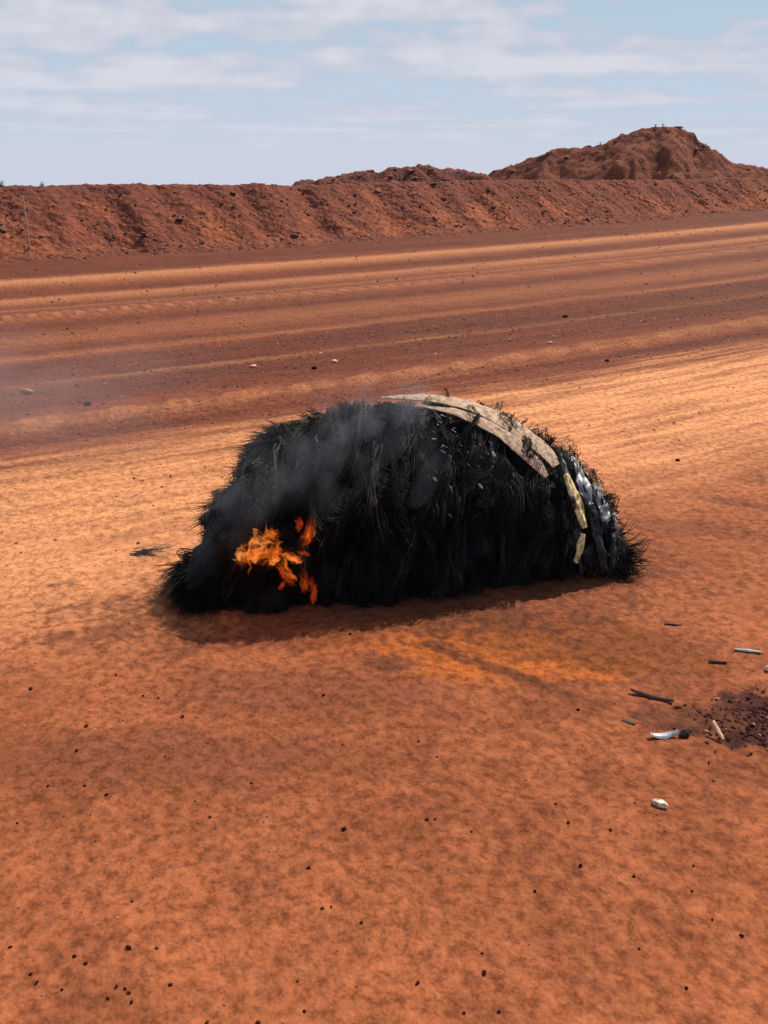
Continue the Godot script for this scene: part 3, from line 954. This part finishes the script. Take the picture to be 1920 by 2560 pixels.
func build_stones() -> void:
	for k in 6: rocks.append(make_rock(400 + k, 0.8, 0.75))
	var dark := []
	for c in [[0.030, 0.013, 0.012], [0.045, 0.018, 0.014], [0.020, 0.010, 0.010], [0.075, 0.026, 0.018]]:
		dark.append(mat(lin(c[0] * 0.7, c[1] * 0.6, c[2] * 0.55), 0.95, 0.0, 0.1))
	# x, z, width in millimetres
	var near := [
		[-1.13, -2.41, 11], [-0.89, -2.21, 9], [-0.88, -2.49, 7], [-0.76, -2.37, 7], [-0.71, -2.36, 7], [-0.91, -1.94, 7], [-0.81, -1.94, 6], [-0.74, -1.90, 7], [-0.36, -1.95, 6], [-0.12, -2.75, 9], [-0.19, -2.36, 8],
		[-0.61, -2.25, 8], [-0.45, -1.82, 6], [-1.17, -2.56, 5], [-0.93, -2.83, 5], [-0.62, -2.06, 5], [-0.12, -2.12, 5], [-0.88, -2.09, 7],
	]
	near += [[0.60, -2.30, 9], [0.10, -2.13, 6], [0.15, -2.06, 5], [0.45, -1.86, 5], [0.90, -1.96, 5], [0.66, -1.87, 5], [0.11, -1.80, 7], [0.13, -1.80, 5], [-0.10, -1.77, 10], [-0.18, -1.64, 6], [-0.14, -1.52, 6], [-0.12, -1.525, 5], [-0.05, -1.48, 6]]
	near += [[-0.55, -1.41, 9], [-0.49, -1.41, 6], [-0.66, -1.39, 7], [-0.63, -1.37, 7], [-0.74, -1.35, 6], [-0.72, -1.33, 6], [-0.66, -1.31, 5], [-0.55, -1.315, 6], [-0.53, -1.31, 5], [-0.56, -1.29, 6], [-0.52, -1.30, 6], [-0.51, -1.28, 5], [-0.44, -1.32, 6], [-0.16, -1.27, 6], [-0.25, -1.24, 9], [-0.35, -1.24, 6], [-0.20, -1.24, 6], [-0.81, -1.42, 6]]
	near += [[-0.58, -1.55, 5], [-0.94, -1.80, 5], [-0.18, -1.34, 4], [0.22, -1.76, 5], [0.47, -1.79, 7], [0.57, -1.76, 7], [0.47, -1.64, 8], [0.59, -1.61, 7], [0.35, -1.57, 6], [0.71, -1.56, 5], [0.74, -1.64, 5], [0.78, -1.44, 7], [0.55, -1.41, 5], [0.21, -1.40, 5], [0.21, -1.35, 9], [0.07, -1.33, 7], [0.62, -1.31, 6], [0.23, -1.26, 6], [0.16, -1.26, 5], [0.73, -1.48, 5]]
	for q in near:
		var o := put("pebble", rocks[rng.randi() % 6], dark[rng.randi() % 3])
		var r: float = q[2] * 0.00056
		o.scale = Vector3(r * rng.randf_range(0.9, 1.25), r, r)
		o.rotation.y = rng.randf() * TAU
		o.position = Vector3(q[0], h_at(q[0], q[1]) + r * 0.35, q[1])
		var side := "left" if q[0] < -0.45 else ("right" if q[0] > 0.3 else "middle")
		tag(o, ("dark pebble in the %s of the bottom foreground dirt" if q[1] > -1.6 else "dark pebble on dirt in front of the bundle, %s part of the view") % side, "pebble", "dark pebbles on the foreground dirt")
	var pale := mat(lin(0.50, 0.30, 0.20), 0.9)
	for q in [[-1.03, -6.91, 0.045, 1, "pale stone on the dark gravel strip above the bundle's left end"], [-0.40, -7.09, 0.040, 1, "pale stone straight above the bundle's black left shoulder, right of a dark one"], [-0.55, -6.88, 0.040, 0, "dark stone beside the pale stone above the bundle's left shoulder"], [-1.99, -5.79, 0.045, 0, "dark stone on the road left of the bundle, right of the tan stick"], [1.85, -9.15, 0.045, 0, "largest dark stone on the gravel strip beyond the tan straps"], [1.46, -7.80, 0.035, 1, "small pale stone on the gravel strip beyond the tan straps"], [1.82, -7.16, 0.034, 0, "dark stone on the furrow right of the tan straps"], [1.62, -4.64, 0.022, 0, "lone dark stone on pale dust right of the bundle"]]:
		var o := put("stone", rocks[rng.randi() % 6], pale if q[3] else dark[0])
		var r: float = q[2] * 0.5
		o.scale = Vector3(r * 1.2, r, r)
		o.rotation.y = rng.randf() * TAU
		o.position = Vector3(q[0], h_at(q[0], q[1]) + r * 0.35, q[1])
		tag(o, q[4], "stone")
	# uncountable gravel
	var places := []
	var tints := []
	var add := func(s: float, tau: float, size: float) -> void:
		var p := from_road(s, tau)
		places.append(Transform3D(Basis(Vector3.UP, rng.randf() * TAU) * Basis.from_scale(Vector3(size * rng.randf_range(0.8, 1.3), size * rng.randf_range(0.6, 1.0), size)), Vector3(p.x, ground_h(p.x, p.y, s, tau) + size * 0.25, p.y)))
		var g := rng.randf()
		tints.append(Color(0.05, 0.020, 0.016) * rng.randf_range(0.6, 1.5) if g < 0.55 else (Color(0.20, 0.065, 0.036) * rng.randf_range(0.7, 1.2) if g < 0.93 else Color(0.38, 0.22, 0.15)))
	for i in 3800: add.call(rng.randf_range(0.0, 15.0), rng.randf_range(6.0, 7.6) + rng.randfn(0, 0.1), 0.004 + 0.009 * pow(rng.randf(), 4))
	for i in 1300: add.call(rng.randf_range(0.0, 10.0), rng.randfn(5.35, 0.16), 0.003 + 0.007 * pow(rng.randf(), 4))
	for i in 1800: add.call(rng.randf_range(0.5, 22.0), rng.randf_range(8.0, 15.2), 0.006 + 0.014 * pow(rng.randf(), 4))
	for i in 2600: add.call(rng.randf_range(-0.6, 4.0), rng.randf_range(0.9, 3.6), 0.0010 + 0.0022 * pow(rng.randf(), 3))
	for i in 500: add.call(rng.randf_range(0.0, 7.0), rng.randf_range(3.4, 5.1), 0.003 + 0.006 * pow(rng.randf(), 3))
	var vm := mat(Color(1, 1, 1), 0.9)
	vm.vertex_color_use_as_albedo = true
	tag(scatter("gravel", make_rock(450, 0.8, 0.8, 0), vm, places, tints), "fine dark and red gravel strewn over the dirt road", "gravel", "", "stuff")


func build_bank_things(hill_spots: Array, mound_spots: Array) -> void:
	var mats := []
	for c in [[0.095, 0.036, 0.028], [0.125, 0.043, 0.030], [0.070, 0.029, 0.025], [0.18, 0.062, 0.038], [0.15, 0.055, 0.038]]:
		mats.append(mat(lin(c[0], c[1], c[2]), 0.9))
	for i in 150:
		var s := rng.randf_range(0.8, 26.0)
		var q := rng.randf_range(0.5, 2.3)
		var o := put("bank_rock", rocks[rng.randi() % 6], mats[rng.randi() % 5])
		var r := 0.018 + 0.040 * pow(rng.randf(), 2.5)
		o.scale = Vector3(r * 1.3, r, r)
		o.rotation = Vector3(rng.randfn(0, 0.4), rng.randf() * TAU, rng.randfn(0, 0.4))
		o.position = bank_point(s, q) + Vector3(0, r * 0.2, 0)
		var part := "left third" if s < 6.0 else ("middle third" if s < 13.0 else "right third")
		tag(o, ("brown rock at the foot of the long earth bank, %s" if q < 0.95 else ("brown rock near the crest of the long earth bank, %s" if q > 1.8 else "brown rock halfway up the long earth bank, %s")) % part, "rock", "rocks on the earth bank")
	var places := []
	var tints := []
	for i in 2600:
		var s := rng.randf_range(0.0, 28.0)
		var q := absf(rng.randfn(1.2, 0.7))
		var r := 0.010 + 0.022 * pow(rng.randf(), 3)
		places.append(Transform3D(Basis(Vector3.UP, rng.randf() * TAU) * Basis.from_scale(Vector3(r * 1.2, r, r)), bank_point(s, q) + Vector3(0, r * 0.2, 0)))
		tints.append(Color(0.10, 0.036, 0.026) * rng.randf_range(0.5, 1.9))
	var vm := mat(Color(1, 1, 1), 0.9)
	vm.vertex_color_use_as_albedo = true
	tag(scatter("bank_rubble", make_rock(460, 0.8, 0.8, 0), vm, places, tints), "loose rubble covering the slope of the earth bank", "rubble", "", "stuff")
	for g in [[hill_spots, 70, 0.07, 0.17, "brown boulder on the tall spoil hill behind the bank", "boulders on the spoil hill"], [mound_spots, 36, 0.06, 0.15, "brown boulder on the low mound between bank and spoil hill", "boulders on the low mound"]]:
		for i in g[1]:
			var p: Vector3 = g[0][rng.randi() % g[0].size()]
			var o := put("boulder", rocks[rng.randi() % 6], mats[rng.randi() % 5])
			var r: float = lerpf(g[2], g[3], pow(rng.randf(), 2.0))
			o.scale = Vector3(r * 1.3, r * 0.9, r)
			o.rotation.y = rng.randf() * TAU
			o.position = p - Vector3(0, r * 0.25, 0)
			tag(o, g[4], "boulder", g[5])
	# dry shrubs along the skyline
	var leaf := mat(lin(0.050, 0.052, 0.028), 0.9)
	var twig := mat(lin(0.060, 0.035, 0.022), 0.9)
	var shrub_a := make_clump(470, 60, 6.0, 0.16, 2.2)
	var n := 0
	for q in [[2.35, 2.35, 0.13, "twiggy grey shrub on the bank's crest at the far left"], [3.0, 2.38, 0.09, "smaller twiggy shrub on the bank's crest, right of the far left one"]]:
		var root := base("shrub", bank_point(q[0], q[1]))
		tag(root, q[3], "shrub")
		make_shrub(root, q[2] * 0.8, leaf, twig, 480 + n)
		n += 1
	var hill_shrubs := [[0.93, "lone dark shrub on the summit of the spoil hill, left one"], [0.97, "dark shrub on the summit of the spoil hill, right one"], [1.12, "shrub high on the right flank of the spoil hill"], [1.24, "shrub halfway down the right flank of the spoil hill"], [1.36, "shrub near the right foot of the spoil hill"], [0.62, "shrub on the left shoulder of the spoil hill"]]
	for q in hill_shrubs:
		var want: Vector2 = Vector2(6.66, -59.63) + Vector2(0.968, 0.244) * (q[0] * 10.3)
		var bestp := Vector3.ZERO
		for p in hill_spots:
			if Vector2(p.x, p.z).distance_to(want) < 0.35 and p.y > bestp.y: bestp = p
		if bestp == Vector3.ZERO: continue
		var root := base("shrub", bestp)
		tag(root, q[1], "shrub")
		make_shrub(root, 0.11, leaf, twig, 490 + n)
		n += 1
	# marker stake at the left edge
	var p0 := bank_point(2.42, 0.78)
	var stake := base("marker_stake", p0)
	tag(stake, "thin pale wooden marker stake in front of the bank at the left edge", "stake")
	var cy := CylinderMesh.new()
	cy.top_radius = 0.011; cy.bottom_radius = 0.013; cy.height = 0.78; cy.radial_segments = 8
	var pole := put("pole", cy, mat(lin(0.46, 0.26, 0.18), 0.85), stake)
	pole.position = Vector3(0, 0.35, 0)
	var tip := CylinderMesh.new()
	tip.top_radius = 0.004; tip.bottom_radius = 0.011; tip.height = 0.03; tip.radial_segments = 8
	put("tip", tip, mat(lin(0.40, 0.22, 0.15), 0.85), stake).position = Vector3(0, 0.755, 0)


func make_shrub(root: Node3D, size: float, leaf: Material, twig: Material, sd: int) -> void:
	var r := RandomNumberGenerator.new()
	r.seed = sd
	var st := SurfaceTool.new()
	st.begin(Mesh.PRIMITIVE_TRIANGLES)
	st.set_smooth_group(-1)
	var lf := SurfaceTool.new()
	lf.begin(Mesh.PRIMITIVE_TRIANGLES)
	lf.set_smooth_group(-1)
	for k in 16:
		var d := Vector3(r.randfn(0, 0.55), 1.0, r.randfn(0, 0.55)).normalized() * size * r.randf_range(0.7, 1.3)
		var w := size * 0.02
		quad(st, Vector3(-w, -0.02, 0), Vector3(w, -0.02, 0), d + Vector3(w * 0.3, 0, 0), d - Vector3(w * 0.3, 0, 0))
		quad(st, Vector3(0, -0.02, -w), Vector3(0, -0.02, w), d + Vector3(0, 0, w * 0.3), d - Vector3(0, 0, w * 0.3))
		for q in 16:
			var c := d * r.randf_range(0.4, 1.0) + Vector3(r.randfn(0, 1), r.randfn(0, 1), r.randfn(0, 1)) * size * 0.10
			var a := Vector3(r.randfn(0, 1), r.randfn(0, 1), r.randfn(0, 1)).normalized() * size * 0.10
			var b := a.cross(Vector3(r.randfn(0, 1), r.randfn(0, 1), 0.3)).normalized() * size * 0.035
			quad(lf, c - a, c + b, c + a, c - b)
	st.generate_normals()
	lf.generate_normals()
	put("stem", st.commit(), twig, root)
	put("foliage", lf.commit(), leaf, root)


# ---------------------------------------------------------------- sky
func make_sky() -> Image:
	var w := 2560
	var h := 1280
	var n1 := noise(0.17, 6, 12)
	n1.fractal_gain = 0.52
	var n2 := noise(0.03, 3, 77)
	var n3 := noise(1.0, 5, 78)
	n3.fractal_gain = 0.6
	var data := PackedFloat32Array()
	data.resize(w * h * 3)
	var sx := PackedFloat32Array(); var sz := PackedFloat32Array()
	sx.resize(w); sz.resize(w)
	for k in w:
		var ang := ((k + 0.5) / w - 0.5) * TAU
		sx[k] = sin(ang); sz[k] = -cos(ang)
	var at := 0
	for r in h:
		var el := PI * (0.5 - (r + 0.5) / h)
		if el < -0.01:
			for k in w:
				data[at] = 0.475; data[at + 1] = 0.522; data[at + 2] = 0.598
				at += 3
			continue
		var y := maxf(sin(el), 0.0)
		var dist := cos(el) / (y + 0.012)
		var haze := exp(-y * 22.0)
		var high := smoothstep(0.02, 0.16, y)
		var blue := Color(0.40, 0.505, 0.63).lerp(Color(0.350, 0.465, 0.570), high).lerp(Color(0.14, 0.26, 0.47), smoothstep(0.15, 0.8, y))
		blue = blue.lerp(Color(0.475, 0.522, 0.598), haze)
		for k in w:
			var px := sx[k] * dist + 40.0
			var pz := sz[k] * dist + 10.0
			var n := 0.95 * n1.get_noise_2d(px, pz) + 0.45 * n2.get_noise_2d(px, pz) + 0.55 * n3.get_noise_3d(sx[k] * 13.0, y * 46.0, sz[k] * 13.0)
			var cover := smoothstep(-0.20, 0.17, n + 0.13) * (1.0 - 0.75 * haze)
			var lit := clampf(0.35 + 1.7 * n, 0.0, 1.0)
			var cr := lerpf(0.42, 0.585, lit); var cg := lerpf(0.445, 0.575, lit); var cb := lerpf(0.53, 0.63, lit)
			cover *= 0.92
			data[at] = lerpf(blue.r, cr, cover)
			data[at + 1] = lerpf(blue.g, cg, cover)
			data[at + 2] = lerpf(blue.b, cb, cover)
			at += 3
	return Image.create_from_data(w, h, false, Image.FORMAT_RGBF, data.to_byte_array())


func _ready() -> void:
	rng.seed = 20251
	n_big = noise(0.75, 3, 1)
	n_mid = noise(3.2, 4, 2)
	n_fine = noise(13.0, 3, 3)
	n_streak = noise(1.0, 4, 4)

	# camera
	var cam := Camera3D.new()
	cam.name = "camera"
	cam.fov = 60.0
	cam.near = 0.05
	cam.far = 1500.0
	cam.position = Vector3(0, 1.6, 0)
	cam.rotation_degrees = Vector3(-22.316, 0, 0)
	add_child(cam)
	cam.current = true

	# sky, exposure
	var env := Environment.new()
	env.background_mode = Environment.BG_SKY
	var sky := Sky.new()
	var pano := PanoramaSkyMaterial.new()
	pano.energy_multiplier = 0.90
	pano.panorama = ImageTexture.create_from_image(make_sky())
	sky.sky_material = pano
	env.sky = sky
	env.tonemap_mode = Environment.TONE_MAPPER_LINEAR
	env.tonemap_exposure = 1.38
	env.volumetric_fog_enabled = true
	env.volumetric_fog_density = 0.0
	env.sdfgi_enabled = true
	env.ssao_enabled = true
	env.ssil_enabled = true
	var we := WorldEnvironment.new()
	we.name = "environment"
	we.environment = env
	add_child(we)

	# sun: high, behind the bundle and to the right
	var sun := DirectionalLight3D.new()
	sun.name = "sun"
	sun.light_color = Color(1.0, 0.95, 0.87)
	sun.light_energy = 1.6
	sun.light_angular_distance = 0.55
	sun.shadow_enabled = true
	sun.look_at_from_position(Vector3(0.47, 0.76, -0.47), Vector3.ZERO)
	add_child(sun)

	# setting
	build_ground()
	var em := earth_mat(21)
	build_bank(em)
	var hill := [[-7.0, -2.5], [-3.0, -1.2], [0.0, 0.10], [1.9, 0.80], [4.0, 1.50], [5.6, 1.60], [6.55, 1.68], [7.85, 2.24], [9.0, 2.60], [9.95, 2.78], [11.0, 2.70], [11.9, 2.28], [12.5, 1.70], [13.7, 1.15], [14.55, 0.75], [16.4, 0.42], [22.0, 0.10], [34.0, -2.0]]
	var hill_spots := build_mound("hill", Vector2(6.66, -59.63), Vector2(0.968, 0.244), hill, 8.5, 0.62, Color(0.135, 0.050, 0.036), Color(0.235, 0.084, 0.054), em, 0.11)
	var low := [[-6.0, -1.2], [-4.0, 0.0], [-3.0, 0.46], [-1.6, 0.66], [-0.15, 0.82], [1.3, 0.98], [2.35, 0.86], [3.4, 0.74], [5.0, 0.1], [8.0, -1.2]]
	var mound_spots := build_mound("mound", Vector2(0, -34), Vector2(1, 0), low, 4.0, 0.6, Color(0.115, 0.047, 0.040), Color(0.19, 0.07, 0.052), em, 0.08)

	# things
	build_bundle()
	build_flame()
	build_smoke()
	build_stones()
	build_bank_things(hill_spots, mound_spots)
	build_litter()
